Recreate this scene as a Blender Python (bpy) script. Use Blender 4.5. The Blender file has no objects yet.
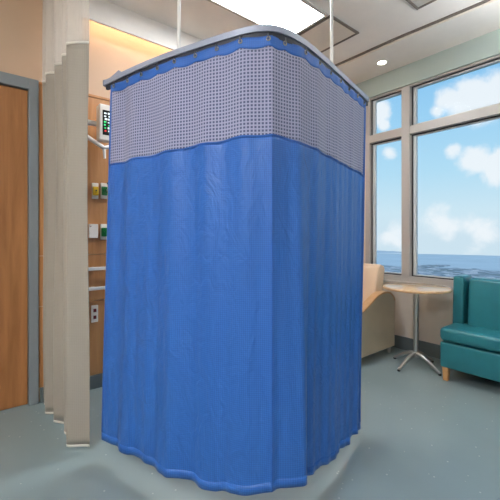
import bpy, bmesh, math, random
from mathutils import Vector, Matrix
from mathutils.noise import noise as pnoise
random.seed(4)
C = bpy.context.scene.collection
PI = math.pi
TH = math.radians(39.06)
ST, CT = math.sin(TH), math.cos(TH)
F, XC, YH, EYE = 350.0, 250.0, 236.0, 1.25     # focal length in px, horizon row, eye height (m)
WV, WU, CEIL = 3.05, 3.75, 3.12                # head wall y, window wall x, ceiling height
W0U, W0V = -2.6, -2.6

def room(cx, d):                                # camera ground coords -> room x, y
    return (CT*cx + ST*d, -ST*cx + CT*d)
def on_v(x, y, v=WV):                           # where a sight line meets the plane y=v
    a = (x-XC)/F; d = v/(CT-ST*a)
    return Vector(((CT*a+ST)*d, v, EYE-(y-YH)/F*d))
def on_u(x, y, u=WU):
    a = (x-XC)/F; d = u/(CT*a+ST)
    return Vector((u, (CT-ST*a)*d, EYE-(y-YH)/F*d))
def on_z(x, y, z):
    a = (x-XC)/F; d = F*(EYE-z)/(y-YH)
    return Vector(((CT*a+ST)*d, (CT-ST*a)*d, z))

# ---------------------------------------------------------------- materials
def s2l(c):
    return tuple(((v/255+0.055)/1.055)**2.4 if v/255 > .04045 else v/255/12.92 for v in c)+(1,)
def newmat(name):
    m = bpy.data.materials.new(name); m.use_nodes = True
    nt = m.node_tree; b = nt.nodes['Principled BSDF']
    return m, nt, b
def N(nt, t, **kw):
    n = nt.nodes.new(t)
    for k, v in kw.items():
        if k in n.inputs: n.inputs[k].default_value = v
        else: setattr(n, k, v)
    return n
def plain(name, col, rough=.5, metal=0, noise=0, nscale=20, bump=0, emit=None, es=0, coat=0, sheen=0):
    m, nt, b = newmat(name)
    b.inputs['Base Color'].default_value = s2l(col)
    b.inputs['Roughness'].default_value = rough
    b.inputs['Metallic'].default_value = metal
    if coat: b.inputs['Coat Weight'].default_value = coat
    if sheen: b.inputs['Sheen Weight'].default_value = sheen
    tc = N(nt, 'ShaderNodeTexCoord')
    nz = N(nt, 'ShaderNodeTexNoise', Scale=nscale, Detail=4.0)
    nt.links.new(tc.outputs['Object'], nz.inputs['Vector'])
    if noise:
        r = N(nt, 'ShaderNodeValToRGB')
        c = s2l(col)
        r.color_ramp.elements[0].position = .3; r.color_ramp.elements[1].position = .7
        r.color_ramp.elements[0].color = tuple(x*(1-noise) for x in c[:3])+(1,)
        r.color_ramp.elements[1].color = tuple(min(1, x*(1+noise)) for x in c[:3])+(1,)
        nt.links.new(nz.outputs['Fac'], r.inputs['Fac']); nt.links.new(r.outputs['Color'], b.inputs['Base Color'])
    if bump:
        bp = N(nt, 'ShaderNodeBump', Strength=bump, Distance=.01)
        nt.links.new(nz.outputs['Fac'], bp.inputs['Height']); nt.links.new(bp.outputs['Normal'], b.inputs['Normal'])
    if emit:
        b.inputs['Emission Color'].default_value = s2l(emit); b.inputs['Emission Strength'].default_value = es
    return m
def wood(name, c1, c2, rough=.4, axis='Z', scale=1.0):
    m, nt, b = newmat(name)
    tc = N(nt, 'ShaderNodeTexCoord'); mp = N(nt, 'ShaderNodeMapping')
    sc = {'Z': (9, 9, .7), 'X': (.7, 9, 9), 'Y': (9, .7, 9)}[axis]
    mp.inputs['Scale'].default_value = tuple(v*scale for v in sc)
    nz = N(nt, 'ShaderNodeTexNoise', Scale=2.0, Detail=6.0, Roughness=.6, Distortion=.6)
    r = N(nt, 'ShaderNodeValToRGB')
    r.color_ramp.elements[0].position = .3; r.color_ramp.elements[0].color = s2l(c1)
    r.color_ramp.elements[1].position = .7; r.color_ramp.elements[1].color = s2l(c2)
    nt.links.new(tc.outputs['Object'], mp.inputs['Vector']); nt.links.new(mp.outputs['Vector'], nz.inputs['Vector'])
    nt.links.new(nz.outputs['Fac'], r.inputs['Fac']); nt.links.new(r.outputs['Color'], b.inputs['Base Color'])
    b.inputs['Roughness'].default_value = rough
    return m

def fabric(name, c1, c2, bumpn=.5, rough=.6, sheen=.3, weave=True):
    m, nt, b = newmat(name)
    tc = N(nt, 'ShaderNodeTexCoord')
    mp = N(nt, 'ShaderNodeMapping'); mp.inputs['Scale'].default_value = (1, 1, 1)
    nt.links.new(tc.outputs['UV'], mp.inputs['Vector'])
    # small dobby lozenges
    ch = N(nt, 'ShaderNodeTexVoronoi', Scale=110.0, distance='MANHATTAN', voronoi_dimensions='2D')
    ch.inputs['Randomness'].default_value = 0.0
    nt.links.new(mp.outputs['Vector'], ch.inputs['Vector'])
    mix = N(nt, 'ShaderNodeMix', data_type='RGBA')
    mix.inputs[6].default_value = s2l(c1); mix.inputs[7].default_value = s2l(c2)
    mul = N(nt, 'ShaderNodeMath', operation='MULTIPLY'); mul.inputs[1].default_value = 1.1
    nt.links.new(ch.outputs['Distance'], mul.inputs[0]); nt.links.new(mul.outputs[0], mix.inputs[0])
    nt.links.new(mix.outputs[2], b.inputs['Base Color'])
    mp2 = N(nt, 'ShaderNodeMapping'); mp2.inputs['Scale'].default_value = (1.6, .8, 1); mp2.inputs['Rotation'].default_value = (0, 0, .35)
    nt.links.new(tc.outputs['UV'], mp2.inputs['Vector'])
    nz = N(nt, 'ShaderNodeTexNoise', Scale=9.0, Detail=5.0, Roughness=.55, Distortion=1.2)
    nt.links.new(mp2.outputs['Vector'], nz.inputs['Vector'])
    bp = N(nt, 'ShaderNodeBump', Strength=bumpn, Distance=.012)
    nt.links.new(nz.outputs['Fac'], bp.inputs['Height'])
    nt.links.new(bp.outputs['Normal'], b.inputs['Normal'])
    b.inputs['Roughness'].default_value = rough; b.inputs['Sheen Weight'].default_value = sheen
    return m

def mesh_mat(name, thread, hole, pitch, dutyx=.42, alpha=None, sheen=.2):
    """net weave: threads crossing in UV (metres); alpha=None paints the holes a solid colour, else holes are see-through"""
    m, nt, b = newmat(name)
    tc = N(nt, 'ShaderNodeTexCoord'); sx = N(nt, 'ShaderNodeSeparateXYZ')
    nt.links.new(tc.outputs['UV'], sx.inputs[0])
    outs = []
    for k in (0, 1):
        d = N(nt, 'ShaderNodeMath', operation='DIVIDE'); d.inputs[1].default_value = pitch
        f = N(nt, 'ShaderNodeMath', operation='FRACT')
        s = N(nt, 'ShaderNodeMath', operation='SUBTRACT'); s.inputs[1].default_value = .5
        a = N(nt, 'ShaderNodeMath', operation='ABSOLUTE')
        nt.links.new(sx.outputs[k], d.inputs[0]); nt.links.new(d.outputs[0], f.inputs[0])
        nt.links.new(f.outputs[0], s.inputs[0]); nt.links.new(s.outputs[0], a.inputs[0])
        l = N(nt, 'ShaderNodeMapRange', interpolation_type='SMOOTHSTEP')
        l.inputs['From Min'].default_value = .5*dutyx-.05+.1; l.inputs['From Max'].default_value = .5*dutyx-.13+.05
        nt.links.new(a.outputs[0], l.inputs['Value']); outs.append(l)
    mu = N(nt, 'ShaderNodeMath', operation='MULTIPLY')      # 1 in the hole
    nt.links.new(outs[0].outputs[0], mu.inputs[0]); nt.links.new(outs[1].outputs[0], mu.inputs[1])
    b.inputs['Roughness'].default_value = .7; b.inputs['Sheen Weight'].default_value = sheen
    if alpha is None:
        mix = N(nt, 'ShaderNodeMix', data_type='RGBA')
        mix.inputs[6].default_value = s2l(thread); mix.inputs[7].default_value = s2l(hole)
        nt.links.new(mu.outputs[0], mix.inputs[0]); nt.links.new(mix.outputs[2], b.inputs['Base Color'])
    else:
        b.inputs['Base Color'].default_value = s2l(thread)
        iv = N(nt, 'ShaderNodeMapRange'); iv.inputs['To Min'].default_value = 1; iv.inputs['To Max'].default_value = alpha
        nt.links.new(mu.outputs[0], iv.inputs['Value']); nt.links.new(iv.outputs[0], b.inputs['Alpha'])
    return m

M = {}
M['wall_warm'] = plain('warm_wall_paint', (206, 178, 152), .8, noise=.04, nscale=3, bump=.05)
M['wall_beige'] = plain('beige_wall_paint', (222, 208, 192), .8, noise=.04, nscale=3)
M['wall_green'] = plain('pale_green_wall_paint', (176, 190, 184), .8, noise=.03, nscale=3)
M['ceiling'] = plain('ceiling_paint', (240, 236, 228), .9, noise=.02, nscale=8, bump=.04)
M['tile'] = plain('ceiling_tile', (226, 219, 206), .9, noise=.03, nscale=60, bump=.1)
M['darktile'] = plain('grey_ceiling_panel', (196, 192, 182), .8, noise=.03, nscale=60)
M['groove'] = plain('panel_groove', (120, 112, 102), .7)
M['wood_wall'] = wood('panel_wood', (176, 118, 68), (202, 148, 94), .42)
M['wood_door'] = wood('door_wood', (150, 98, 56), (182, 126, 76), .4)
M['wood_leg'] = wood('pale_leg_wood', (200, 140, 84), (222, 168, 110), .4)
M['wood_top'] = wood('maple_table_top', (222, 178, 128), (238, 202, 156), .12, 'X', 2)
M['wood_arm'] = wood('chair_wood', (206, 158, 108), (224, 182, 134), .35, 'X', 2)
M['frame_grey'] = plain('grey_door_frame', (138, 146, 150), .45)
M['alu'] = plain('window_aluminium', (188, 184, 178), .4, .15)
M['alu_dark'] = plain('window_gasket', (52, 50, 52), .5)
M['alu_light'] = plain('window_sash', (212, 216, 214), .4)
M['chrome'] = plain('brushed_steel', (205, 202, 196), .28, .9)
M['rail_white'] = plain('white_rail', (236, 234, 228), .3)
M['teal'] = plain('teal_vinyl', (44, 122, 132), .33, noise=.08, nscale=9, bump=.12)
M['teal_d'] = plain('teal_piping', (26, 84, 96), .4)
M['base'] = plain('cove_base', (104, 112, 112), .45, noise=.04)
M['white'] = plain('white_plastic', (238, 232, 220), .4)
M['yellow'] = plain('yellow_plastic', (224, 184, 30), .35)
M['green'] = plain('green_plastic', (10, 110, 40), .35)
M['dark'] = plain('dark_plastic', (26, 26, 28), .4)
M['red'] = plain('dark_red_socket', (110, 34, 30), .4)
M['screen'] = plain('monitor_screen', (10, 14, 16), .15)
M['px_w'] = plain('screen_white', (220, 230, 230), .3, emit=(220, 235, 235), es=.6)
M['px_g'] = plain('screen_green', (60, 210, 120), .3, emit=(60, 210, 120), es=.6)
M['px_r'] = plain('screen_red', (220, 60, 60), .3, emit=(220, 60, 60), es=.5)
M['taupe'] = plain('taupe_vinyl', (204, 190, 166), .5, noise=.04, nscale=6)
M['cream'] = plain('cream_vinyl', (232, 204, 172), .42, noise=.03, nscale=6)
M['track'] = plain('track_aluminium', (160, 167, 186), .4, .1)
M['track_dark'] = plain('track_dark_bar', (44, 46, 56), .5)
M['hook'] = plain('hook_steel', (120, 120, 122), .35, .8)
M['gold'] = plain('grommet_steel', (170, 165, 150), .3, .8)
M['blue'] = fabric('blue_jacquard', (52, 116, 200), (36, 90, 174), .9, .42, .02)
M['blue_hem'] = fabric('blue_hem_cloth', (46, 108, 194), (36, 90, 174), .3, .55, .05)
M['net'] = mesh_mat('white_net_dark_holes', (160, 163, 194), (74, 79, 114), .0155, .62)  # holes painted dark instead of see-through
M['beige'] = fabric('beige_cloth', (166, 158, 146), (154, 147, 135), .25, .75, .2)
M['hem_white'] = plain('white_edge_strip', (226, 222, 212), .7)
M['net_b'] = mesh_mat('cream_net', (222, 214, 204), (0, 0, 0), .006, .7, alpha=.12)
M['lamp'] = plain('light_diffuser', (255, 252, 244), .5, emit=(244, 248, 255), es=17.0)
M['uplight'] = plain('added_uplight_diffuser', (255, 250, 240), .5, emit=(244, 248, 255), es=42.0)  # glow of the added, unseen uplights
M['spot'] = plain('downlight_lens', (255, 250, 240), .5, emit=(255, 246, 228), es=9.0)
M['led'] = plain('warm_led_strip', (255, 225, 180), .5, emit=(255, 232, 200), es=9.0)

# floor: speckled sheet vinyl
m, nt, b = newmat('speckled_vinyl'); M['floor'] = m
tc = N(nt, 'ShaderNodeTexCoord')
nz = N(nt, 'ShaderNodeTexNoise', Scale=1.3, Detail=3.0)
r = N(nt, 'ShaderNodeValToRGB')
r.color_ramp.elements[0].color = s2l((132, 150, 152)); r.color_ramp.elements[0].position = .3
r.color_ramp.elements[1].color = s2l((144, 161, 162)); r.color_ramp.elements[1].position = .7
vo = N(nt, 'ShaderNodeTexVoronoi', Scale=22.0); vo.inputs['Randomness'].default_value = 1
lt = N(nt, 'ShaderNodeMath', operation='LESS_THAN'); lt.inputs[1].default_value = .10
sp = N(nt, 'ShaderNodeSeparateColor')
gt = N(nt, 'ShaderNodeMath', operation='GREATER_THAN'); gt.inputs[1].default_value = .55
mu = N(nt, 'ShaderNodeMath', operation='MULTIPLY')
mix = N(nt, 'ShaderNodeMix', data_type='RGBA'); mix.inputs[7].default_value = s2l((186, 196, 192))
for a, o in ((tc.outputs['Object'], nz.inputs['Vector']), (tc.outputs['Object'], vo.inputs['Vector']), (nz.outputs['Fac'], r.inputs['Fac']),
             (vo.outputs['Distance'], lt.inputs[0]), (vo.outputs['Color'], sp.inputs[0]), (sp.outputs[0], gt.inputs[0]),
             (lt.outputs[0], mu.inputs[0]), (gt.outputs[0], mu.inputs[1]), (mu.outputs[0], mix.inputs[0]), (r.outputs['Color'], mix.inputs[6]),
             (mix.outputs[2], b.inputs['Base Color'])):
    nt.links.new(a, o)
b.inputs['Roughness'].default_value = .32

# glass
m = bpy.data.materials.new('window_glass'); m.use_nodes = True; nt = m.node_tree
nt.nodes.remove(nt.nodes['Principled BSDF'])
tr = N(nt, 'ShaderNodeBsdfTransparent'); gl = N(nt, 'ShaderNodeBsdfGlossy', Roughness=.02)
fr = N(nt, 'ShaderNodeFresnel', IOR=1.06); mx = N(nt, 'ShaderNodeMixShader')
tr.inputs[0].default_value = (.97, .985, .99, 1)
nt.links.new(fr.outputs[0], mx.inputs[0]); nt.links.new(tr.outputs[0], mx.inputs[1]); nt.links.new(gl.outputs[0], mx.inputs[2])
nt.links.new(mx.outputs[0], nt.nodes['Material Output'].inputs[0]); M['glass'] = m
# sea and coast
M['sea'] = plain('sea_water', (150, 170, 180), .8, noise=.06, nscale=.004)
m, nt, b = newmat('coastal_town'); M['town'] = m
tc = N(nt, 'ShaderNodeTexCoord'); vo = N(nt, 'ShaderNodeTexVoronoi', Scale=.03); r = N(nt, 'ShaderNodeValToRGB')
e = r.color_ramp.elements; e[0].color = s2l((84, 104, 108)); e[1].color = s2l((160, 168, 174)); e[1].position = .9
x = e.new(.5); x.color = s2l((112, 130, 142)); sp = N(nt, 'ShaderNodeSeparateColor')
nt.links.new(tc.outputs['Object'], vo.inputs['Vector']); nt.links.new(vo.outputs['Color'], sp.inputs[0])
nt.links.new(sp.outputs[0], r.inputs['Fac']); nt.links.new(r.outputs['Color'], b.inputs['Base Color'])
b.inputs['Roughness'].default_value = .9
M['hill'] = plain('hazy_hill', (146, 164, 176), .9, noise=.05, nscale=.01)

# ---------------------------------------------------------------- mesh helpers
def bx(bm, lo, hi, bev=0, seg=2):
    lo, hi = Vector(lo), Vector(hi)
    mt = Matrix.Translation((lo+hi)/2) @ Matrix.Diagonal(((hi-lo).x, (hi-lo).y, (hi-lo).z, 1))
    g = bmesh.ops.create_cube(bm, size=1, matrix=mt)
    if bev:
        es = set(e for v in g['verts'] for e in v.link_edges)
        bmesh.ops.bevel(bm, geom=list(es), offset=bev, segments=seg, affect='EDGES', profile=.5)
    return bm
def tube(bm, pts, r, n=10, caps=True):
    pts = [Vector(p) for p in pts]; rings = []
    rr = r if isinstance(r, (list, tuple)) else [r]*len(pts)
    for i, p in enumerate(pts):
        t = (pts[min(i+1, len(pts)-1)]-pts[max(i-1, 0)]).normalized()
        up = Vector((0, 0, 1)) if abs(t.z) < .95 else Vector((1, 0, 0))
        a = t.cross(up).normalized(); b_ = a.cross(t)
        rings.append([bm.verts.new(p+rr[i]*(math.cos(k*2*PI/n)*a+math.sin(k*2*PI/n)*b_)) for k in range(n)])
    for i in range(len(rings)-1):
        for k in range(n):
            bm.faces.new((rings[i][k], rings[i][(k+1) % n], rings[i+1][(k+1) % n], rings[i+1][k]))
    if caps:
        bm.faces.new(rings[0]); bm.faces.new(rings[-1][::-1])
    return bm
def lathe(bm, c, prof, n=40):
    c = Vector(c); rings = []
    for (r_, z) in prof:
        if r_ < 1e-5: rings.append([bm.verts.new(c+Vector((0, 0, z)))])
        else: rings.append([bm.verts.new(c+Vector((r_*math.cos(k*2*PI/n), r_*math.sin(k*2*PI/n), z))) for k in range(n)])
    for i in range(len(rings)-1):
        A, B = rings[i], rings[i+1]
        for k in range(n):
            q = [A[k % len(A)], A[(k+1) % len(A)], B[(k+1) % len(B)], B[k % len(B)]]
            s = []
            [s.append(v) for v in q if v not in s]
            if len(s) > 2: bm.faces.new(s)
    return bm
def prism(bm, pts, off, bev=0, seg=2):
    """polygon pts extruded by vector off"""
    off = Vector(off)
    a = [bm.verts.new(Vector(p)) for p in pts]; b_ = [bm.verts.new(Vector(p)+off) for p in pts]
    n = len(pts); fs = [bm.faces.new(a), bm.faces.new(b_[::-1])]
    for i in range(n): fs.append(bm.faces.new((a[i], b_[i], b_[(i+1) % n], a[(i+1) % n])))
    if bev:
        es = set(fs[0].edges) | set(fs[1].edges)
        bmesh.ops.bevel(bm, geom=list(es), offset=bev, segments=seg, affect='EDGES', profile=.5)
    return bm
def nb(): return bmesh.new()
ABS = {}
def obj(name, bm, mat, parent=None, smooth=False, origin=None, solid=0):
    bmesh.ops.recalc_face_normals(bm, faces=bm.faces) if not solid else None
    if origin is None:
        if parent is not None: origin = Vector(ABS[parent])
        else:
            cs = [v.co for v in bm.verts]
            origin = Vector(((min(c.x for c in cs)+max(c.x for c in cs))/2, (min(c.y for c in cs)+max(c.y for c in cs))/2, min(c.z for c in cs)))
    else: origin = Vector(origin)
    bm.transform(Matrix.Translation(-origin))
    me = bpy.data.meshes.new(name); bm.to_mesh(me); bm.free()
    o = bpy.data.objects.new(name, me); C.objects.link(o); me.materials.append(mat)
    if smooth:
        for p in me.polygons: p.use_smooth = True
        if smooth == 'auto':
            me.set_sharp_from_angle(angle=math.radians(40))
    if parent is not None:
        o.parent = parent; o.location = origin-Vector(ABS[parent])
    else: o.location = origin
    ABS[o] = origin
    if solid:
        md = o.modifiers.new('thickness', 'SOLIDIFY'); md.thickness = solid; md.offset = 0
    return o
def thing(name, label, cat, loc, group=None):
    o = bpy.data.objects.new(name, None); C.objects.link(o); o.location = loc; ABS[o] = Vector(loc)
    o.empty_display_size = .05
    o['label'] = label; o['category'] = cat
    if group: o['group'] = group
    return o
def tag(o, label, cat, group=None, kind=None):
    o['label'] = label; o['category'] = cat
    if group: o['group'] = group
    if kind: o['kind'] = kind
    return o
def struct(name, bm, mat, parent=None, **k):
    o = obj(name, bm, mat, parent, **k); o['kind'] = 'structure'; return o
def sthing(name, loc):
    o = bpy.data.objects.new(name, None); C.objects.link(o); o.location = loc; ABS[o] = Vector(loc); o['kind'] = 'structure'; return o

# ---------------------------------------------------------------- room shell
struct('floor', bx(nb(), (W0U, W0V, -.1), (WU+.2, WV+.2, 0)), M['floor'])
struct('ceiling', bx(nb(), (W0U, W0V, CEIL), (WU+.2, WV+.2, CEIL+.1)), M['ceiling'])
struct('wall_left', bx(nb(), (W0U-.15, W0V, 0), (W0U, WV+.2, CEIL)), M['wall_beige'])
struct('wall_front', bx(nb(), (W0U, W0V-.15, 0), (WU+.2, W0V, CEIL)), M['wall_beige'])
# head wall with the door opening
DU1 = .361; DU0 = DU1-1.02; DZ = 2.33
bm = nb(); bx(bm, (DU1, WV, 0), (WU+.2, WV+.2, CEIL)); bx(bm, (W0U, WV, 0), (DU0, WV+.2, CEIL)); bx(bm, (DU0, WV, DZ), (DU1, WV+.2, CEIL))
struct('wall_back', bm, M['wall_warm'])
# window wall
VA, VB = 2.40, -1.25            # window extent along the wall
ZS, ZT = .78, 2.90
bm = nb(); bx(bm, (WU, W0V, 0), (WU+.2, WV, ZS)); bx(bm, (WU, VA, ZS), (WU+.2, WV, ZT)); bx(bm, (WU, W0V, ZS), (WU+.2, VB, ZT))
struct('wall_right', bm, M['wall_beige'])
struct('trim_1', bx(nb(), (WU-.012, W0V, ZT), (WU+.2, WV, CEIL)), M['wall_green'])       # painted header above the glass
struct('baseboard_right', bx(nb(), (WU-.015, W0V, 0), (WU, WV-.015, .14), .004), M['base'])
struct('baseboard_back', bx(nb(), (DU1+.07, WV-.03, 0), (WU, WV-.012, .11), .004), M['base'])
struct('baseboard_left', bx(nb(), (W0U, W0V, 0), (W0U+.015, WV, .12)), M['base'])
# wood panelling: separate boards with open seams
bm = nb(); PZ = 2.385
us = [DU1+.062, .62, 1.55, 2.5, WU]; zs = [.11, .72, 1.10, PZ]
for i in range(len(us)-1):
    for k in range(len(zs)-1):
        bx(bm, (us[i]+.002, WV-.018, zs[k]+.003), (us[i+1]-.002, WV, zs[k+1]-.003), .001, 1)
struct('trim_2', bm, M['wood_wall'])
struct('trim_3', bx(nb(), (DU1+.062, WV-.024, PZ), (WU, WV, PZ+.02), .003), M['wood_wall'])
# light cove valance
VV = WV-.15
struct('trim_4', bx(nb(), (.66, VV-.02, 2.93), (WU, VV, CEIL)), M['ceiling'])
led = obj('cove_light', bx(nb(), (.68, VV+.012, 3.03), (3.3, VV+.034, 3.045)), M['led'])
tag(led, 'warm strip light glowing from the ceiling cove above the wood-panelled head wall', 'light')

# door
D = sthing('door_1', ((DU0+DU1)/2, WV, 0))
bm = nb(); FW = .06
bx(bm, (DU1-.002, WV-.035, 0), (DU1+FW, WV+.1, DZ+.08), .004); bx(bm, (DU0-FW, WV-.035, 0), (DU0+.002, WV+.1, DZ+.08), .004)
bx(bm, (DU0+.002, WV-.035, DZ), (DU1-.002, WV+.1, DZ+.08), .004)
struct('door_frame', bm, M['frame_grey'], D)
struct('door_panel', bx(nb(), (DU0+.006, WV-.004, .008), (DU1-.006, WV+.045, DZ-.005), .003), M['wood_door'], D)
bm = nb(); tube(bm, [(DU0+.09, WV-.004, 1.02), (DU0+.09, WV-.06, 1.02), (DU0+.1, WV-.07, 1.02), (DU0+.22, WV-.07, 1.02)], .01)
struct('door_handle', bm, M['chrome'], D, smooth='auto')

# window
Wn = sthing('window_1', (WU+.1, (VA+VB)/2, ZS))
bm = nb(); u0, u1 = WU-.01, WU+.09
bx(bm, (u0, VB, ZS-.03), (u1, VA, ZS+.03), .004)            # sill member
bx(bm, (u0+.02, VB, ZT-.02), (u1, VA, ZT), .003)
bx(bm, (u0, VA-.055, ZS+.03), (u1, VA, ZT-.02), .003); bx(bm, (u0, VB, ZS+.03), (u1, VB+.05, ZT-.02), .003)
struct('window_frame', bm, M['alu'], Wn)
struct('sill', bx(nb(), (WU-.045, VB-.03, ZS-.055), (WU+.02, VA+.03, ZS-.028), .005), M['alu'], Wn)
T0, T1 = 2.355, 2.445
MV = [(1.855, 1.945), (-.05, .04)]
cells = [(1.945, VA-.055), (.04, 1.855), (VB+.05, -.05)]
for a_, b_ in MV:
    struct('mullion', bx(nb(), (u0-.012, a_, ZS+.03), (u1, b_, ZT-.02), .004), M['alu'], Wn)
for a_, b_ in cells:
    struct('transom', bx(nb(), (u0-.006, a_, T0), (u1, b_, T1), .004), M['alu'], Wn)
for a_, b_ in cells:
    for z0, z1 in ((ZS+.03, T0), (T1, ZT-.02)):
        bm = nb(); g = .012; uu = WU+.03      # gasket reveal, then the pale sash
        bx(bm, (uu, a_, z0), (uu+.03, a_+g, z1)); bx(bm, (uu, b_-g, z0), (uu+.03, b_, z1))
        bx(bm, (uu, a_+g, z0), (uu+.03, b_-g, z0+g)); bx(bm, (uu, a_+g, z1-g), (uu+.03, b_-g, z1))
        struct('gasket', bm, M['alu_dark'], Wn)
        bm = nb(); g2 = .03; uu += .012
        bx(bm, (uu, a_+g, z0+g), (uu+.03, a_+g2, z1-g)); bx(bm, (uu, b_-g2-.015, z0+g), (uu+.03, b_-g, z1-g))
        bx(bm, (uu, a_+g2, z0+g), (uu+.03, b_-g2, z0+g+.01)); bx(bm, (uu, a_+g2, z1-g-.01), (uu+.03, b_-g2, z1-g))
        struct('sash', bm, M['alu_light'], Wn)
        struct('pane', bx(nb(), (uu+.012, a_+g, z0+g), (uu+.018, b_-g, z1-g)), M['glass'], Wn)

# ---------------------------------------------------------------- ceiling items
def light_panel(u0, v0, u1, v1, label, group='added ceiling light panels out of view'):
    t = thing('ceiling_light', label, 'light', ((u0+u1)/2, (v0+v1)/2, CEIL-.02), group)
    bm = nb(); w = .025
    for lo, hi in (((u0, v0), (u1, v0+w)), ((u0, v1-w), (u1, v1)), ((u0, v0+w), (u0+w, v1-w)), ((u1-w, v0+w), (u1, v1-w))):
        bx(bm, (lo[0], lo[1], CEIL-.018), (hi[0], hi[1], CEIL-.001), .002)
    obj('light_frame', bm, M['darktile'], t)
    obj('diffuser', bx(nb(), (u0+w, v0+w, CEIL-.012), (u1-w, v1-w, CEIL-.002)), M['lamp'], t)
    return t
light_panel(1.05, 1.87, 2.37, 2.35, 'bright rectangular ceiling light panel above the blue curtain', None)
light_panel(-1.9, .6, -.7, 1.2, 'added fill light panel on the ceiling, out of view on the door side')  # unseen panel added to light the curtain's left face
light_panel(-2.2, -.9, -1.0, -.3, 'added fill light panel on the ceiling, out of view left of the viewpoint')  # second unseen panel, added as fill from the left
def fill_uplight(x, y, rot, label, L=1.5):  # unseen fixture added to throw light onto the ceiling
    t = thing('added_uplight', label, 'light', (x, y, 2.6), None)
    a, b_ = (L/2, .09) if rot == 0 else (.09, L/2)
    bm = nb(); bx(bm, (x-a, y-b_, 2.60), (x+a, y+b_, 2.64), .004); obj('light_body', bm, M['white'], t)
    obj('upper_diffuser', bx(nb(), (x-a+.01, y-b_+.01, 2.641), (x+a-.01, y+b_-.01, 2.65)), M['uplight'], t)
    for k in (-1, 1):
        px_, py_ = (x+k*a*.8, y) if rot == 0 else (x, y+k*b_*.8)
        bm = nb(); tube(bm, [(px_, py_, 2.655), (px_, py_, CEIL-.002)], .003, 6); obj('suspension_wire', bm, M['chrome'], t)
fill_uplight(-1.8, -.1, 1, 'added fill uplight, out of view behind the viewpoint')
fill_uplight(2.9, -.05, 1, 'added fill uplight, out of view above the sofa end of the room', 1.3)  # added just out of view to brighten the ceiling by the window
def ceiling_panel(u0, v0, u1, v1, label, mat, name='ceiling_panel'):
    t = thing(name, label, 'ceiling panel', ((u0+u1)/2, (v0+v1)/2, CEIL-.02), None)
    bm = nb(); w = .022
    for lo, hi in (((u0, v0), (u1, v0+w)), ((u0, v1-w), (u1, v1)), ((u0, v0+w), (u0+w, v1-w)), ((u1-w, v0+w), (u1, v1-w))):
        bx(bm, (lo[0], lo[1], CEIL-.014), (hi[0], hi[1], CEIL-.001), .002)
    obj('panel_frame', bm, M['groove'], t)
    obj('panel_face', bx(nb(), (u0+w, v0+w, CEIL-.009), (u1-w, v1-w, CEIL-.002)), mat, t)
ceiling_panel(2.385, 1.86, 2.80, 2.35, 'beige square ceiling access panel with dark edge beside the bright light panel', M['tile'])
ceiling_panel(2.38, .82, 2.88, 1.37, 'greyer ceiling panel near the curved track at the top edge', M['darktile'])
p = on_z(382, 62, CEIL)
t = thing('downlight', 'small round glowing recessed downlight near the top of the window', 'light', (p.x, p.y, CEIL-.01))
obj('trim_ring', lathe(nb(), (p.x, p.y, CEIL), [(.045, -.001), (.06, -.001), (.06, -.006), (.045, -.009), (.045, -.001)], 28), M['white'], t, smooth='auto')
obj('lens', lathe(nb(), (p.x, p.y, CEIL), [(0, -.007), (.045, -.007), (.045, -.001), (0, -.001)], 28), M['spot'], t)

def sweep(bm, path, prof, closed_ends=True):
    """path: list of (x,y); prof: closed list of (offset to the right of travel, z)"""
    rings = []
    P = [Vector((a, b)) for a, b in path]
    for i, p in enumerate(P):
        t = (P[min(i+1, len(P)-1)]-P[max(i-1, 0)]).normalized(); n = Vector((t.y, -t.x))
        rings.append([bm.verts.new((p.x+n.x*o, p.y+n.y*o, z)) for o, z in prof])
    k = len(prof)
    for i in range(len(rings)-1):
        for j in range(k):
            bm.faces.new((rings[i][j], rings[i][(j+1) % k], rings[i+1][(j+1) % k], rings[i+1][j]))
    bm.faces.new(rings[0][::-1]); bm.faces.new(rings[-1])
    return bm
def catmull(pts, n=10):
    pts = [Vector(p) for p in pts]; q = [2*pts[0]-pts[1]]+pts+[2*pts[-1]-pts[-2]]; out = []
    for i in range(1, len(q)-2):
        for k in range(n):
            t = k/n; a, b_, c, d = q[i-1], q[i], q[i+1], q[i+2]
            out.append(.5*((2*b_)+(c-a)*t+(2*a-5*b_+4*c-d)*t*t+(3*b_-a-3*c+d)*t**3))
    out.append(pts[-1]); return out
# curved ceiling track above the sitting area
arc = [(3.13, 2.6), (3.14, 2.2), (3.15, 1.7), (3.18, 1.3), (3.20, 1.0)]
arc += [(2.70+.5*math.cos(a), .80+.5*math.sin(a)*1.0) for a in [math.radians(x) for x in range(10, -91, -10)]]
arc += [(2.3, .3), (1.6, .3)]
t = thing('ceiling_curtain_track', 'long curved grey track across the ceiling in front of the window', 'curtain track', (3.15, 1.7, CEIL-.03))
obj('track_rail', sweep(nb(), arc, [(-.02, CEIL-.001), (.012, CEIL-.001), (.012, CEIL-.010), (-.02, CEIL-.010)]), M['groove'], t)
obj('track_lip', sweep(nb(), arc, [(-.036, CEIL-.001), (-.02, CEIL-.001), (-.02, CEIL-.026), (-.036, CEIL-.026)]), M['white'], t)

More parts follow.
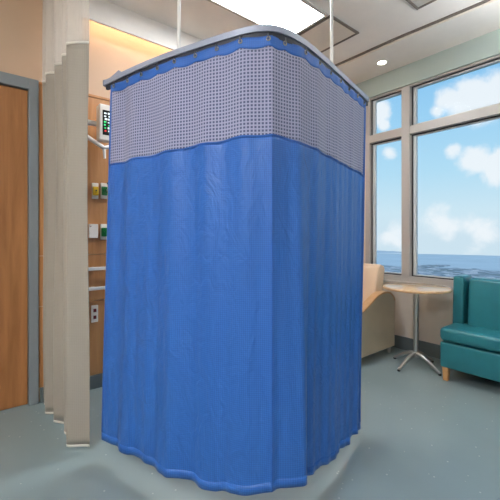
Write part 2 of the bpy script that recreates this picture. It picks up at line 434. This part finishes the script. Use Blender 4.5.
# ---------------------------------------------------------------- blue cubicle curtain
tr_px = [(107, 81), (133, 68.6), (160, 57), (200, 43), (240, 30.5), (262, 26.5), (280, 28.5), (300, 38.5), (320, 54.5), (340, 73), (367, 98)]
trk = []
for x, y in tr_px:
    d = F*.895/(YH-y); trk.append(Vector(((x-XC)/F*d, d)))
trs = catmull(trk, 8)
track_room = [room(p.x, p.y) for p in trs]
ZTT = EYE+.895
tt = thing('suspended_curtain_track', 'pale grey L-shaped curtain track with a rounded corner carrying the blue curtain', 'curtain track', (*room(.1, 1.5), ZTT-.03))
obj('rail', sweep(nb(), track_room, [(-.014, ZTT-.027), (-.014, ZTT), (.014, ZTT), (.014, ZTT-.027)]), M['track'], tt)
obj('slot_bar', sweep(nb(), track_room, [(-.0065, ZTT-.052), (-.0065, ZTT-.0275), (.0065, ZTT-.0275), (.0065, ZTT-.052)]), M['track_dark'], tt)  # solid dark bar that also fills the gap above the cloth
# gusset plate on the left end
e0, e1 = Vector(track_room[0]), Vector(track_room[1]); tdir = (Vector(track_room[6])-e0).normalized(); nn = Vector((tdir.y, -tdir.x))
prism_pts = [(e0.x+tdir.x*s, e0.y+tdir.y*s, z) for s, z in ((.0, ZTT), (.16, ZTT), (.125, ZTT+.026))]
bm = prism(nb(), prism_pts, (nn.x*.004, nn.y*.004, 0)); obj('end_bracket', bm, M['track'], tt)
bm = nb()
bx(bm, (-.017, -.017, -.031), (.017, .004, .003), .003); bm.transform(Matrix.Translation((e0.x, e0.y, ZTT)) @ Matrix.Rotation(math.atan2(tdir.y, tdir.x)-PI/2, 4, 'Z'))
obj('end_cap', bm, M['track'], tt)
def near_track(px):
    return min(range(len(trs)), key=lambda i: abs(trs[i].x/trs[i].y*F+XC-px))
for px in (178, 333):
    a = room(*trs[near_track(px)])
    bm = nb(); tube(bm, [(a[0], a[1], ZTT-.002), (a[0], a[1], CEIL-.008)], .008); 
    r_ = obj('suspension_rod', bm, M['rail_white'], tt, smooth='auto')
    obj('ceiling_flange', lathe(nb(), (a[0], a[1], CEIL), [(0, -.012), (.02, -.012), (.028, -.001), (0, -.001)], 20), M['rail_white'], r_, smooth='auto')

# fabric path (camera ground coords), crease at px 272
def off_track(px, o=.0125):
    j = near_track(px); a, b_ = trs[max(0, j-1)], trs[min(len(trs)-1, j+1)]; t = (b_-a).normalized()
    return trs[j]+Vector((t.y, -t.x))*o
Lp = [off_track(x) for x in (113.5, 160, 200, 240)]+[off_track(271, .016)]
Rp = [off_track(271, .016)]+[off_track(x) for x in (300, 320, 340, 365)]
def densify(pts, n):
    """even arc-length resample"""
    q = catmull([Vector(p) for p in pts], 30); L = [0]
    for i in range(1, len(q)): L.append(L[-1]+(q[i]-q[i-1]).length)
    out = []; j = 0
    for k in range(n+1):
        s = L[-1]*k/n
        while j < len(L)-2 and L[j+1] < s: j += 1
        f = (s-L[j])/max(1e-9, L[j+1]-L[j]); out.append((s, q[j].lerp(q[j+1], min(1, max(0, f)))))
    return out, L[-1]
NL, NR = 210, 170
left, LL = densify(Lp, NL); right, LR = densify(Rp, NR)
cols = [(s-LL, p, 0) for s, p in left] + [(s, p, 1) for s, p in right[1:]]
def interp(tab, x):
    if x <= tab[0][0]: return tab[0][1]
    for (a, ya), (b_, yb) in zip(tab, tab[1:]):
        if x <= b_:
            t = (x-a)/(b_-a); return ya+(yb-ya)*t
    return tab[-1][1]
hemz = [(-LL, .105), (-.8*LL, .115), (-.5*LL, .110), (-.25*LL, .120), (0, .168), (.15*LR, .175), (.2*LR, .13), (.33*LR, .10), (.5*LR, .085), (LR, .035)]
seamz = [(-LL, 1.645), (-.6*LL, 1.655), (-.1*LL, 1.675), (0, 1.678), (.15*LR, 1.668), (.5*LR, 1.65), (LR, 1.632)]
HK = [-LL+.035+i*(LL-.05)/8 for i in range(9)] + [.07+i*(LR-.10)/7 for i in range(8)]
def sag(s):
    lo = [h for h in HK if h <= s]; hi = [h for h in HK if h > s]
    if not lo or not hi: return 0
    a, b_ = lo[-1], hi[0]; t = (s-a)/(b_-a); return .011*math.sin(PI*t)
def sm(x, a, b_):
    t = min(1, max(0, (x-a)/(b_-a))); return t*t*(3-2*t)
def fold(s, z):
    """outward displacement (m) of the cloth at arc position s, height z"""
    t = min(1, max(0, (2.1-z)/2.0)); fade = min(1, abs(s)/.05)
    A = (.003+.007*t**.8)
    if s < 0:
        f = math.sin(2*PI*(s*5.0+.25*math.sin(s*5.1)+.02*t))
        f2 = pnoise(Vector((s*9, z*.8, 2.0)))*1.2
        d = (A*1.35)*(f*.55+f2*1.5)*fade+.006*t*pnoise(Vector((s*22, z*1.1, 4)))*fade
        d += .018*t*math.sin(PI*min(1, max(0, -s/LL)))       # whole side bellies a little
    else:
        f = math.sin(2*PI*(s*6.0+.3*math.sin(s*6))+.6)+.5*math.sin(2*PI*(s*13.1+.2*t)+2)
        f2 = pnoise(Vector((s*9, z*.8, 7.0)))*1.3
        d = (A*1.0)*(f*.6+f2*1.2)*fade
        # deep fold that stands out just right of the corner, growing downwards
        b_ = sm(s, .02, .10)*(1-sm(s, .13, .22))
        d += b_*.048*sm(t, .25, 1.0)
        d -= .03*sm(t, .2, 1)*sm(s, .2, .25)*(1-sm(s, .3, .5))
    return d
def normal(i):
    a = cols[max(0, i-1)]; b_ = cols[min(len(cols)-1, i+1)]
    if cols[i][2] == 0 and i+1 < len(cols) and cols[i+1][2] == 1: a, b_ = cols[i-3], cols[i+3]
    t = (b_[1]-a[1]).normalized(); return Vector((t.y, -t.x))     # towards the camera side
def cloth_pt(i, z):
    s, p, side = cols[i]; n = normal(i); t = min(1, max(0, (2.1-z)/2.0))
    q = p+n*fold(s, z)
    q = q+Vector((-.045*t*sm(-s, .3*LL, LL), 0)) if s < 0 else q+Vector((-.035*t*sm(s, .3*LR, LR), -.01*t*sm(s, .3*LR, LR)))
    return room(q.x, q.y)
def cloth(zt, zb, rows, push=0.0, i0=0, i1=None):
    bm = nb(); uvl = bm.loops.layers.uv.new('UVMap'); i1 = len(cols) if i1 is None else i1
    g = []
    for i in range(i0, i1):
        a, b_ = zt(cols[i][0]), zb(cols[i][0]); col = []
        for k in range(rows+1):
            z = a+(b_-a)*k/rows; x, y = cloth_pt(i, z)
            if push:
                n = normal(i); rx, ry = room(n.x*push, n.y*push); x += rx; y += ry
            v = bm.verts.new((x, y, z)); col.append((v, (cols[i][0], z)))
        g.append(col)
    for i in range(len(g)-1):
        for k in range(rows):
            q = (g[i][k], g[i][k+1], g[i+1][k+1], g[i+1][k]); f = bm.faces.new([v for v, _ in q])
            for l, (_, uv) in zip(f.loops, q): l[uvl].uv = uv
    return bm
ct = thing('cubicle_curtain', 'large blue hospital curtain with a white net top, hanging in an L shape', 'curtain', (*room(.096, 1.6), .1))
FT = ZTT-.046
ztop = lambda s: FT-sag(s)*.2
zband = lambda s: FT-.042-sag(s)
zseam = lambda s: interp(seamz, s)+.003*math.sin(s*31)
zhem = lambda s: interp(hemz, s)+.003*math.sin(s*24)
obj('top_band', cloth(ztop, zband, 4), M['blue_hem'], ct, smooth=True, solid=.003)
obj('net_panel', cloth(zband, zseam, 26), M['net'], ct, smooth=True, solid=.002)
obj('curtain_body', cloth(zseam, zhem, 100), M['blue'], ct, smooth=True, solid=.002)
obj('seam_tape', cloth(lambda s: zseam(s)+.004, lambda s: zseam(s)-.004, 1, .0025), M['blue_hem'], ct, smooth=True, solid=.002)
obj('hem', cloth(lambda s: zhem(s)+.04, lambda s: zhem(s), 2, .001), M['blue'], ct, smooth=True, solid=.002)
sl = obj('side_binding', cloth(lambda s: FT-.04, lambda s: zhem(s)+.045, 60, .002, 0, 4), M['blue_hem'], ct, smooth=True, solid=.003)
obj('side_binding', cloth(lambda s: FT-.04, lambda s: zhem(s)+.045, 60, .002, len(cols)-4), M['blue_hem'], ct, smooth=True, solid=.003)
obj('corner_seam', cloth(lambda s: zseam(s), lambda s: zhem(s), 60, .0015, NL-1, NL+2), M['blue_hem'], ct, smooth=True, solid=.002)
for h in HK:
    i = min(range(len(cols)), key=lambda k: abs(cols[k][0]-h)); x, y = cloth_pt(i, FT)
    zc = FT-.014; n = normal(i); nx, ny = room(n.x, n.y); ang = math.atan2(ny, nx)
    bm = nb()       # ring
    R = Matrix.Translation((x, y, zc)) @ Matrix.Rotation(ang, 4, 'Z')
    pts = [R @ Vector((.004, .008*math.cos(a), .008*math.sin(a))) for a in [k*2*PI/12 for k in range(13)]]
    tube(bm, pts, .0025, 6, False)
    gr = obj('grommet', bm, M['gold'], ct, smooth=True)
    # hook from the ring up into the slot of the track
    xt, yt = min((Vector(p) for p in track_room), key=lambda p: (p-Vector((x, y))).length)
    j = min(range(len(track_room)-1), key=lambda k: (Vector(track_room[k])-Vector((x, y))).length)
    best = None
    for k in (max(0, j-1), j):
        a_, b2 = Vector(track_room[k]), Vector(track_room[k+1]); ab = b2-a_; tq = min(1, max(0, (Vector((x, y))-a_).dot(ab)/ab.length_squared))
        q = a_+ab*tq
        if best is None or (q-Vector((x, y))).length < (best-Vector((x, y))).length: best = q
    bm = nb(); o_ = R @ Vector((.006, 0, 0))
    tube(bm, [(o_.x, o_.y, zc-.004), (o_.x+nx*.003, o_.y+ny*.003, zc+.004), (o_.x, o_.y, ZTT-.038), (best.x+nx*.007, best.y+ny*.007, ZTT-.038)], .0022, 6)
    obj('hook', bm, M['hook'], ct, smooth=True)

# ---------------------------------------------------------------- beige privacy curtain at the left
VNEAR, VFAR = 2.17, 3.01; UB = .475
def bpath(t, z):
    """t 0 far (wall) .. 1 near"""
    ph = t*5.0*2*PI; sh = .9+.1*math.sin(3*z)
    v = VFAR+(VNEAR-VFAR)*(t+.020*math.sin(ph*1+1.0))
    u = UB+.038*t+.05*sh*math.sin(ph+.8)*(1-.3*math.cos(t*9))+.006*math.sin(ph*2.3+z)
    return u, v
def bcloth(z1, z0, rows, mat, name, par, push=0):
    bm = nb(); uvl = bm.loops.layers.uv.new('UVMap'); g = []; s = 0; prev = None; n = 240
    for i in range(n+1):
        u, v = bpath(i/n, 1.2)
        if prev: s += math.hypot(u-prev[0], v-prev[1])
        prev = (u, v); col = []
        for k in range(rows+1):
            z = z1(i/n)+(z0(i/n)-z1(i/n))*k/rows; a, b_ = bpath(i/n, z); col.append((bm.verts.new((a+push, b_, z)), (s, z)))
        g.append(col)
    for i in range(n):
        for k in range(rows):
            q = (g[i][k], g[i][k+1], g[i+1][k+1], g[i+1][k]); f = bm.faces.new([x for x, _ in q])
            for l, (_, uv) in zip(f.loops, q): l[uvl].uv = uv
    return obj(name, bm, mat, par, smooth=True, solid=.002)
bc = thing('privacy_curtain', 'beige pleated curtain with pale net top, gathered beside the wooden door', 'curtain', (UB, 2.64, .03))
bcloth(lambda t: CEIL-.05, lambda t: 2.365, 16, M['net_b'], 'net_panel', bc)
bcloth(lambda t: 2.365, lambda t: .045, 50, M['beige'], 'curtain_body', bc)
bcloth(lambda t: 2.375, lambda t: 2.36, 1, M['hem_white'], 'seam_tape', bc, -.003)
bcloth(lambda t: .045, lambda t: .03, 1, M['hem_white'], 'hem', bc)  # white strip: reflection along the bottom edge put into the colour
bt = obj('ceiling_curtain_track', sweep(nb(), [(UB+.06, 1.2), (UB+.06, 2.27), (UB, WV-.01)], [(-.015, CEIL-.001), (.015, CEIL-.001), (.015, CEIL-.045), (-.015, CEIL-.045)]), M['track'])
tag(bt, 'ceiling track holding the beige curtain beside the door', 'curtain track')

# ---------------------------------------------------------------- head wall equipment
WF = WV-.018
def wall_plate(px0, py0, px1, py1, depth, mat, bev=.003):
    a, b_ = on_v(px0, py0, WF), on_v(px1, py1, WF)
    return bx(nb(), (a.x, WF-depth, b_.z), (b_.x, WF, a.z), bev), a, b_
def gas_outlet(px0, py0, px1, py1, mat, label):
    bm, a, b_ = wall_plate(px0, py0, px1, py1, .02, None)
    cx, cz, w, h = (a.x+b_.x)/2, (a.z+b_.z)/2, (b_.x-a.x), (a.z-b_.z)
    t = thing('gas_outlet', label, 'gas outlet', (cx, WF, b_.z), 'gas outlets on the wooden head wall')
    obj('plate', bm, M['white'], t)
    c = obj('cover', bx(nb(), (cx-w*.44, WF-.04, cz-h*.3), (cx+w*.44, WF-.02, cz+h*.26), .006), mat, t)
    bm = nb(); tube(bm, [(cx, WF-.04, cz), (cx, WF-.052, cz)], w*.12, 14); obj('socket', bm, M['dark'] if mat is M['yellow'] else M['green'], c, smooth='auto')
    return cx, cz, w, h
gas_outlet(91.5, 183, 97.8, 199, M['yellow'], 'yellow gas outlet on a white plate, left of the upper green one')
gx, gz, gw, gh = gas_outlet(100.3, 183, 106.6, 199, M['green'], 'upper green gas outlet on a white plate, right of the yellow one')
gas_outlet(100, 224, 106.6, 239.5, M['green'], 'lower green gas outlet beside the blank white cover plate')
bm = nb(); tube(bm, [(gx+gw*.25, WF-.045, gz), (gx+gw*.3, WF-.085, gz+.01), (gx+gw*.35, WF-.09, gz+.05)], [.008, .008, .012], 10)
t = thing('gas_regulator', 'small steel regulator plugged into the upper green gas outlet', 'regulator', (gx+gw*.3, WF-.06, gz))
obj('valve_body', bm, M['chrome'], t, smooth='auto')
bm = nb(); tube(bm, [(gx+gw*.35, WF-.075, gz+.055), (gx+gw*.35, WF-.11, gz+.055)], .014, 14); obj('knob', bm, M['dark'], t, smooth='auto')
bm, a, b_ = wall_plate(88.4, 224, 97.6, 238, .018, None)
t = thing('socket_cover_plate', 'blank white square cover plate on the wood panelling left of the green outlet', 'wall plate', ((a.x+b_.x)/2, WF, b_.z))
obj('plate', bm, M['white'], t)
bm = nb(); tube(bm, [(a.x+.012, WF-.018, a.z-.02), (a.x+.012, WF-.021, a.z-.02)], .005, 10); obj('screw', bm, M['red'], t)
bm, a, b_ = wall_plate(91.0, 305.5, 97.8, 321.5, .012, None)
t = thing('power_outlet', 'white double power outlet with dark red sockets low on the head wall', 'power outlet', ((a.x+b_.x)/2, WF, b_.z))
obj('plate', bm, M['white'], t); cx = (a.x+b_.x)/2; w = b_.x-a.x
for f in (.3, .7):
    z = a.z+(b_.z-a.z)*f; obj('socket', bx(nb(), (cx-w*.22, WF-.017, z-.014), (cx+w*.22, WF-.012, z+.014), .002), M['red'], t)
for z, lab in ((.985, 'upper white horizontal rail on the wood-panelled head wall'), (.825, 'lower white horizontal rail on the wood-panelled head wall')):
    t = thing('equipment_rail', lab, 'rail', (1.5, WF-.04, z), 'white rails on the head wall')
    obj('bar', bx(nb(), (.62, WF-.055, z-.014), (2.6, WF-.043, z+.014), .004), M['rail_white'], t)
    for x in (.8, 1.4, 2.0, 2.5):
        obj('bracket', bx(nb(), (x-.015, WF-.043, z-.012), (x+.015, WF, z+.012), .002), M['chrome'], t)
# patient monitor on a wall arm
mv = 2.78
a, b_ = on_v(99.6, 103, mv), on_v(122, 143, mv)
t = thing('patient_monitor', 'white bedside monitor with black screen on a wall arm behind the blue curtain', 'monitor', ((a.x+b_.x)/2, mv, b_.z))
obj('housing', bx(nb(), (a.x, mv, b_.z), (b_.x, mv+.09, a.z), .008, 3), M['white'], t)
sw = (a.x+.022, b_.x-.02); sz = (b_.z+.04, a.z-.045)
sc = obj('screen', bx(nb(), (sw[0], mv-.003, sz[0]), (sw[1], mv+.004, sz[1]), .001, 1), M['screen'], t)
for k in range(22):
    mat = M[random.choice(['px_w', 'px_w', 'px_g', 'px_r'])]
    x = sw[0]+.008+(k % 2)*.028+random.uniform(0, .008); z = sz[1]-.03-(k//2)*.0225
    if z < sz[0]+.01: continue
    obj('readout', bx(nb(), (x, mv-.0045, z), (x+random.uniform(.012, .02), mv-.003, z+random.uniform(.008, .014))), mat, sc)
mz = (a.z+b_.z)/2
q0, q1 = on_v(84, 122, 2.95), on_v(96, 126, 2.9)
obj('upper_arm', bx(nb(), (q0.x-.12, 2.86, q0.z-.035), (a.x+.01, 2.90, q0.z), .006), M['rail_white'], t)
obj('wall_bracket', bx(nb(), (q0.x-.16, 2.84, q0.z-.12), (q0.x-.10, WF, q0.z+.06), .006), M['rail_white'], t)
s0, s1 = on_v(83, 134, 2.85), on_v(104, 148, 2.80)
bm = nb(); tube(bm, [(q0.x-.12, 2.88, q0.z-.08), s0, s1, (s1.x+.12, 2.83, s1.z+.05)], .017, 10); obj('lower_arm', bm, M['rail_white'], t, smooth='auto')
bm = nb(); tube(bm, [s1, (s1.x+.005, 2.80, s1.z-.08)], [.012, .009], 10); obj('arm_handle', bm, M['rail_white'], t, smooth='auto')

# ---------------------------------------------------------------- round side table
TC = Vector((*room(1.586, 3.365),)); tx, ty = TC.x, TC.y-.01
ZTB = .765
t = thing('side_table', 'small round light-wood table on a steel pedestal under the window', 'table', (tx, ty, 0))
top = obj('tabletop', lathe(nb(), (tx, ty, ZTB), [(0, 0), (.29, 0), (.300, -.003), (.304, -.012), (.300, -.024), (.285, -.028), (0, -.028)], 64), M['wood_top'], t, smooth='auto')
bm = nb(); tube(bm, [(tx, ty, .09), (tx, ty, ZTB-.028)], .024, 24); obj('pole', bm, M['chrome'], t, smooth='auto')
obj('top_bracket', lathe(nb(), (tx, ty, ZTB-.045), [(0, 0), (.05, 0), (.11, .016), (0, .016)], 24), M['chrome'], t, smooth='auto')
for k in range(4):
    an = math.radians(-39+20+90*k+8); dx, dy = math.cos(an), math.sin(an)
    pts = [(tx+dx*r_, ty+dy*r_, z) for r_, z in ((0, .125), (.06, .118), (.13, .085), (.2, .04), (.245, .016))]
    bm = nb(); tube(bm, pts, [.02, .019, .017, .014, .012], 10)
    lg = obj('foot', bm, M['chrome'], t, smooth='auto')
    obj('glide', lathe(nb(), (tx+dx*.243, ty+dy*.243, 0), [(0, 0), (.014, 0), (.014, .01), (0, .01)], 14), M['dark'], lg)

# ---------------------------------------------------------------- armchair (side on, facing the curtain)
v0, v1 = 1.945, 2.52; uf, ub = 2.80, 3.59
t = thing('armchair', 'cream and taupe armchair with curved wooden arms, partly hidden behind the blue curtain', 'armchair', ((uf+ub)/2, (v0+v1)/2, 0))
def armprof(lo=0.0):
    pts = []
    for k in range(25):
        f = k/24; u = uf+(ub-uf)*f
        z = .50+.165*sm(f, .1, .72)
        if f > .8: z -= .10*((f-.8)/.2)**2.2
        if f < .1: z -= .10*(1-f/.1)**2
        pts.append((u, z+lo))
    return pts
for vs in (v0, v1-.07):
    prof = armprof()
    poly = [(uf+.01, vs, .07)]+[(u, vs, z-.012) for u, z in prof]+[(ub-.005, vs, .07)]
    sp_ = obj('side_panel', prism(nb(), poly, (0, .07, 0), .004, 1), M['taupe'], t)
    up = [(u, vs-.006, z+.004) for u, z in prof]; dn = [(u, vs-.006, z-.014) for u, z in prof][::-1]
    obj('arm_cap', prism(nb(), up+dn, (0, .082, 0), .003, 1), M['wood_arm'], t)
obj('seat', bx(nb(), (uf+.02, v0+.072, .30), (3.28, v1-.072, .45), .035, 3), M['cream'], t, smooth='auto')
obj('seat_frame', bx(nb(), (uf+.04, v0+.072, .12), (3.3, v1-.072, .298), .01), M['taupe'], t)
bp = [(3.26, .40), (3.39, .90), (3.41, .93), (3.45, .945), (3.50, .93), (3.52, .89), (3.42, .40)]
obj('backrest', prism(nb(), [(u, v0+.072, z) for u, z in bp], (0, v1-v0-.144, 0), .018, 3), M['cream'], t, smooth='auto')
for u in (uf+.06, ub-.06):
    for v in (v0+.035, v1-.035):
        bm = nb(); tube(bm, [(u, v, .0), (u, v, .07)], [.014, .02], 12); obj('leg', bm, M['chrome'], t, smooth='auto')

# ---------------------------------------------------------------- teal sofa
su, sv1, sv0 = 3.19, 1.325, -.55
t = thing('sofa', 'teal vinyl sofa with pale wooden legs against the window wall', 'sofa', (3.45, (sv0+sv1)/2, 0))
obj('base', bx(nb(), (su+.01, sv0, .115), (3.70, sv1, .335), .018, 3), M['teal'], t, smooth='auto')
for k in range(3):
    a_ = sv0+(sv1-sv0)*k/3; b2 = sv0+(sv1-sv0)*(k+1)/3
    if k == 2: obj('seat_cushion', bx(nb(), (su-.005, sv0+(sv1-sv0)*.4, .345), (3.68, b2, .462), .035, 4), M['teal'], t, smooth='auto')
    elif k == 0: obj('seat_cushion', bx(nb(), (su-.005, sv0, .345), (3.68, sv0+(sv1-sv0)*.4-.004, .462), .035, 4), M['teal'], t, smooth='auto')
def lean(lo_v, hi_v, u0, u1, z0, z1, sh, bev):
    bm = prism(nb(), [(u0, lo_v, z0), (u0+sh, lo_v, z1), (u1+sh*.4, lo_v, z1), (u1, lo_v, z0)], (0, hi_v-lo_v, 0))
    bmesh.ops.bevel(bm, geom=list(bm.edges), offset=bev, segments=4, affect='EDGES', profile=.5); return bm
obj('back_wing', lean(sv1-.09, sv1, 3.455, 3.68, .40, .885, .025, .018), M['teal'], t, smooth='auto')
obj('back_wing', lean(sv0, sv0+.09, 3.455, 3.68, .40, .885, .025, .018), M['teal'], t, smooth='auto')
for a_, b2 in ((sv0+.12, .33), (.34, sv1-.125)):
    obj('back_cushion', lean(a_, b2, 3.44, 3.63, .44, .875, .05, .03), M['teal'], t, smooth='auto')
obj('back_panel', bx(nb(), (3.64, sv0+.09, .30), (3.70, sv1-.09, .84), .01), M['teal_d'], t)
for u in (su+.045, 3.64):
    for v in (sv1-.04, sv0+.04):
        bm = nb(); bx(bm, (u-.026, v-.026, 0), (u+.026, v+.026, .125), .003)
        for q in bm.verts:
            if q.co.z < .06: q.co.x = u+(q.co.x-u)*.72; q.co.y = v+(q.co.y-v)*.72
        obj('leg', bm, M['wood_leg'], t)

# ---------------------------------------------------------------- outside: sea, coast, far hills
SEA = -200.0
def fan(rads, z, a0, a1, n=90, jit=0):
    bm = nb(); prev = None
    for k in range(n+1):
        a = a0+(a1-a0)*k/n
        r1 = rads[1]*(1+jit*pnoise(Vector((a*6, 3, 0)))+jit*.4*pnoise(Vector((a*30, 5, 0))))
        cur = [bm.verts.new((rads[0]*math.cos(a), rads[0]*math.sin(a), z)), bm.verts.new((r1*math.cos(a), r1*math.sin(a), z))]
        if prev: bm.faces.new((prev[0], cur[0], cur[1], prev[1]))
        prev = cur
    return bm
struct('sea', fan((300, 4370*1.0), SEA, -PI*.75, PI*.75), M['sea'], origin=(0, 0, SEA))
struct('coast_land', fan((60, 2520), SEA+2, -PI*.7, PI*.7, 500, .10), M['town'], origin=(0, 0, SEA))
# low spit reaching into the bay
def ray_xy(px, d):
    return Vector((*room((px-XC)/F*d, d),))
bm = nb(); top_ = []
spit = [(405, 2330, 2080), (418, 2360, 2180), (430, 2390, 2230), (442, 2400, 2290), (450, 2380, 2340)]
A_ = [ray_xy(x, f) for x, f, n_ in spit]; B_ = [ray_xy(x, n_) for x, f, n_ in spit]
prism(bm, [(p.x, p.y, SEA) for p in A_]+[(p.x, p.y, SEA) for p in B_[::-1]], (0, 0, 5))
struct('coast_spit', bm, M['town'])
bm = nb(); N_ = 40; ridge = []
for k in range(N_+1):
    px = 340+(404-340)*k/N_; f = k/N_
    p = ray_xy(px, 4150); h = 46*max(0, (1-f)**.7)*(.75+.5*pnoise(Vector((k*.35, 0, 0))))+4
    q = ray_xy(px, 4450)
    m_ = (p+q)/2
    ridge.append((bm.verts.new((p.x, p.y, SEA)), bm.verts.new((m_.x, m_.y, SEA+h)), bm.verts.new((q.x, q.y, SEA))))
for a_, b2 in zip(ridge, ridge[1:]):
    bm.faces.new((a_[0], b2[0], b2[1], a_[1])); bm.faces.new((a_[1], b2[1], b2[2], a_[2]))
struct('far_hills', bm, M['hill'])

# ---------------------------------------------------------------- world sky with cumulus
w = bpy.data.worlds.new('daylight'); bpy.context.scene.world = w; w.use_nodes = True
nt = w.node_tree; bg = nt.nodes['Background']
tc = N(nt, 'ShaderNodeTexCoord'); sx = N(nt, 'ShaderNodeSeparateXYZ'); nt.links.new(tc.outputs['Generated'], sx.inputs[0])
r = N(nt, 'ShaderNodeValToRGB'); e = r.color_ramp.elements
e[0].position = 0; e[0].color = s2l((206, 226, 238)); e[1].position = 1; e[1].color = s2l((70, 140, 215))
for p_, c_ in ((.06, (206, 230, 242)), (.16, (180, 221, 243)), (.30, (156, 208, 242)), (.48, (118, 182, 234))):
    x = e.new(p_); x.color = s2l(c_)
nt.links.new(sx.outputs[2], r.inputs['Fac'])
def dirvec(x, y):
    a = (x-XC)/F; v = Vector((CT*a+ST, CT-ST*a, (YH-y)/F)); return v.normalized()
# cloud banks: soft round masks about sky directions, broken up by noise
banks = [(478, 100, .16, 1.0), (498, 92, .13, 1.0), (449, 98, .085, .8), (437, 112, .05, .7), (500, 168, .12, 1.0), (474, 160, .10, 1.0), (452, 152, .065, .8),
         (376, 112, .10, 1.0), (384, 124, .05, .8), (390, 152, .065, .7), (412, 92, .045, .5), (440, 225, .14, .75), (480, 232, .14, .7), (395, 235, .14, .75)]
acc = None
for x, y, rad, wt in banks:
    rad *= .72
    dp = N(nt, 'ShaderNodeVectorMath', operation='DISTANCE'); dp.inputs[1].default_value = dirvec(x, y)
    nt.links.new(tc.outputs['Generated'], dp.inputs[0])
    mr = N(nt, 'ShaderNodeMapRange', interpolation_type='SMOOTHSTEP')
    mr.inputs['From Min'].default_value = rad; mr.inputs['From Max'].default_value = 0; mr.inputs['To Min'].default_value = 0; mr.inputs['To Max'].default_value = wt
    nt.links.new(dp.outputs['Value'], mr.inputs['Value'])
    if acc is None: acc = mr.outputs[0]
    else:
        mm = N(nt, 'ShaderNodeMath', operation='MAXIMUM'); nt.links.new(acc, mm.inputs[0]); nt.links.new(mr.outputs[0], mm.inputs[1]); acc = mm.outputs[0]
nz = N(nt, 'ShaderNodeTexNoise', Scale=20.0, Detail=8.0, Roughness=.58, Distortion=.25)
nt.links.new(tc.outputs['Generated'], nz.inputs['Vector'])
ad = N(nt, 'ShaderNodeMath', operation='MULTIPLY_ADD'); ad.inputs[1].default_value = .9   # mask*.9 + noise
nt.links.new(acc, ad.inputs[0]); nt.links.new(nz.outputs['Fac'], ad.inputs[2])
cm = N(nt, 'ShaderNodeMapRange', interpolation_type='SMOOTHSTEP'); cm.inputs['From Min'].default_value = .80; cm.inputs['From Max'].default_value = 1.2
cm.inputs['To Max'].default_value = .92
nt.links.new(ad.outputs[0], cm.inputs['Value'])
mx = N(nt, 'ShaderNodeMix', data_type='RGBA'); mx.inputs[7].default_value = s2l((242, 246, 250))
nt.links.new(cm.outputs[0], mx.inputs[0]); nt.links.new(r.outputs['Color'], mx.inputs[6])
nt.links.new(mx.outputs[2], bg.inputs['Color']); bg.inputs['Strength'].default_value = .76

sl_ = bpy.data.lights.new('sun', 'SUN'); sl_.energy = 2.2; sl_.angle = .01; sl_.color = (1, .96, .9)
so = bpy.data.objects.new('sun', sl_); C.objects.link(so); so.rotation_euler = Vector((-.55, -.15, .8)).to_track_quat('Z', 'Y').to_euler(); so.location = (0, 0, 30)
# ---------------------------------------------------------------- camera and view
cam = bpy.data.cameras.new('camera'); co = bpy.data.objects.new('camera', cam); C.objects.link(co)
co.location = (0, 0, EYE); co.rotation_euler = (PI/2, 0, -TH)
cam.sensor_width = 36; cam.lens = 36*F/500; cam.shift_y = -(250-YH)/500; cam.clip_end = 20000; cam.clip_start = .05
sc = bpy.context.scene; sc.camera = co
sc.view_settings.view_transform = 'Standard'; sc.view_settings.look = 'None'; sc.view_settings.gamma = 1
sc.view_settings.exposure = 0.45
sc.cycles.max_bounces = 10; sc.cycles.diffuse_bounces = 6; sc.cycles.transparent_max_bounces = 16
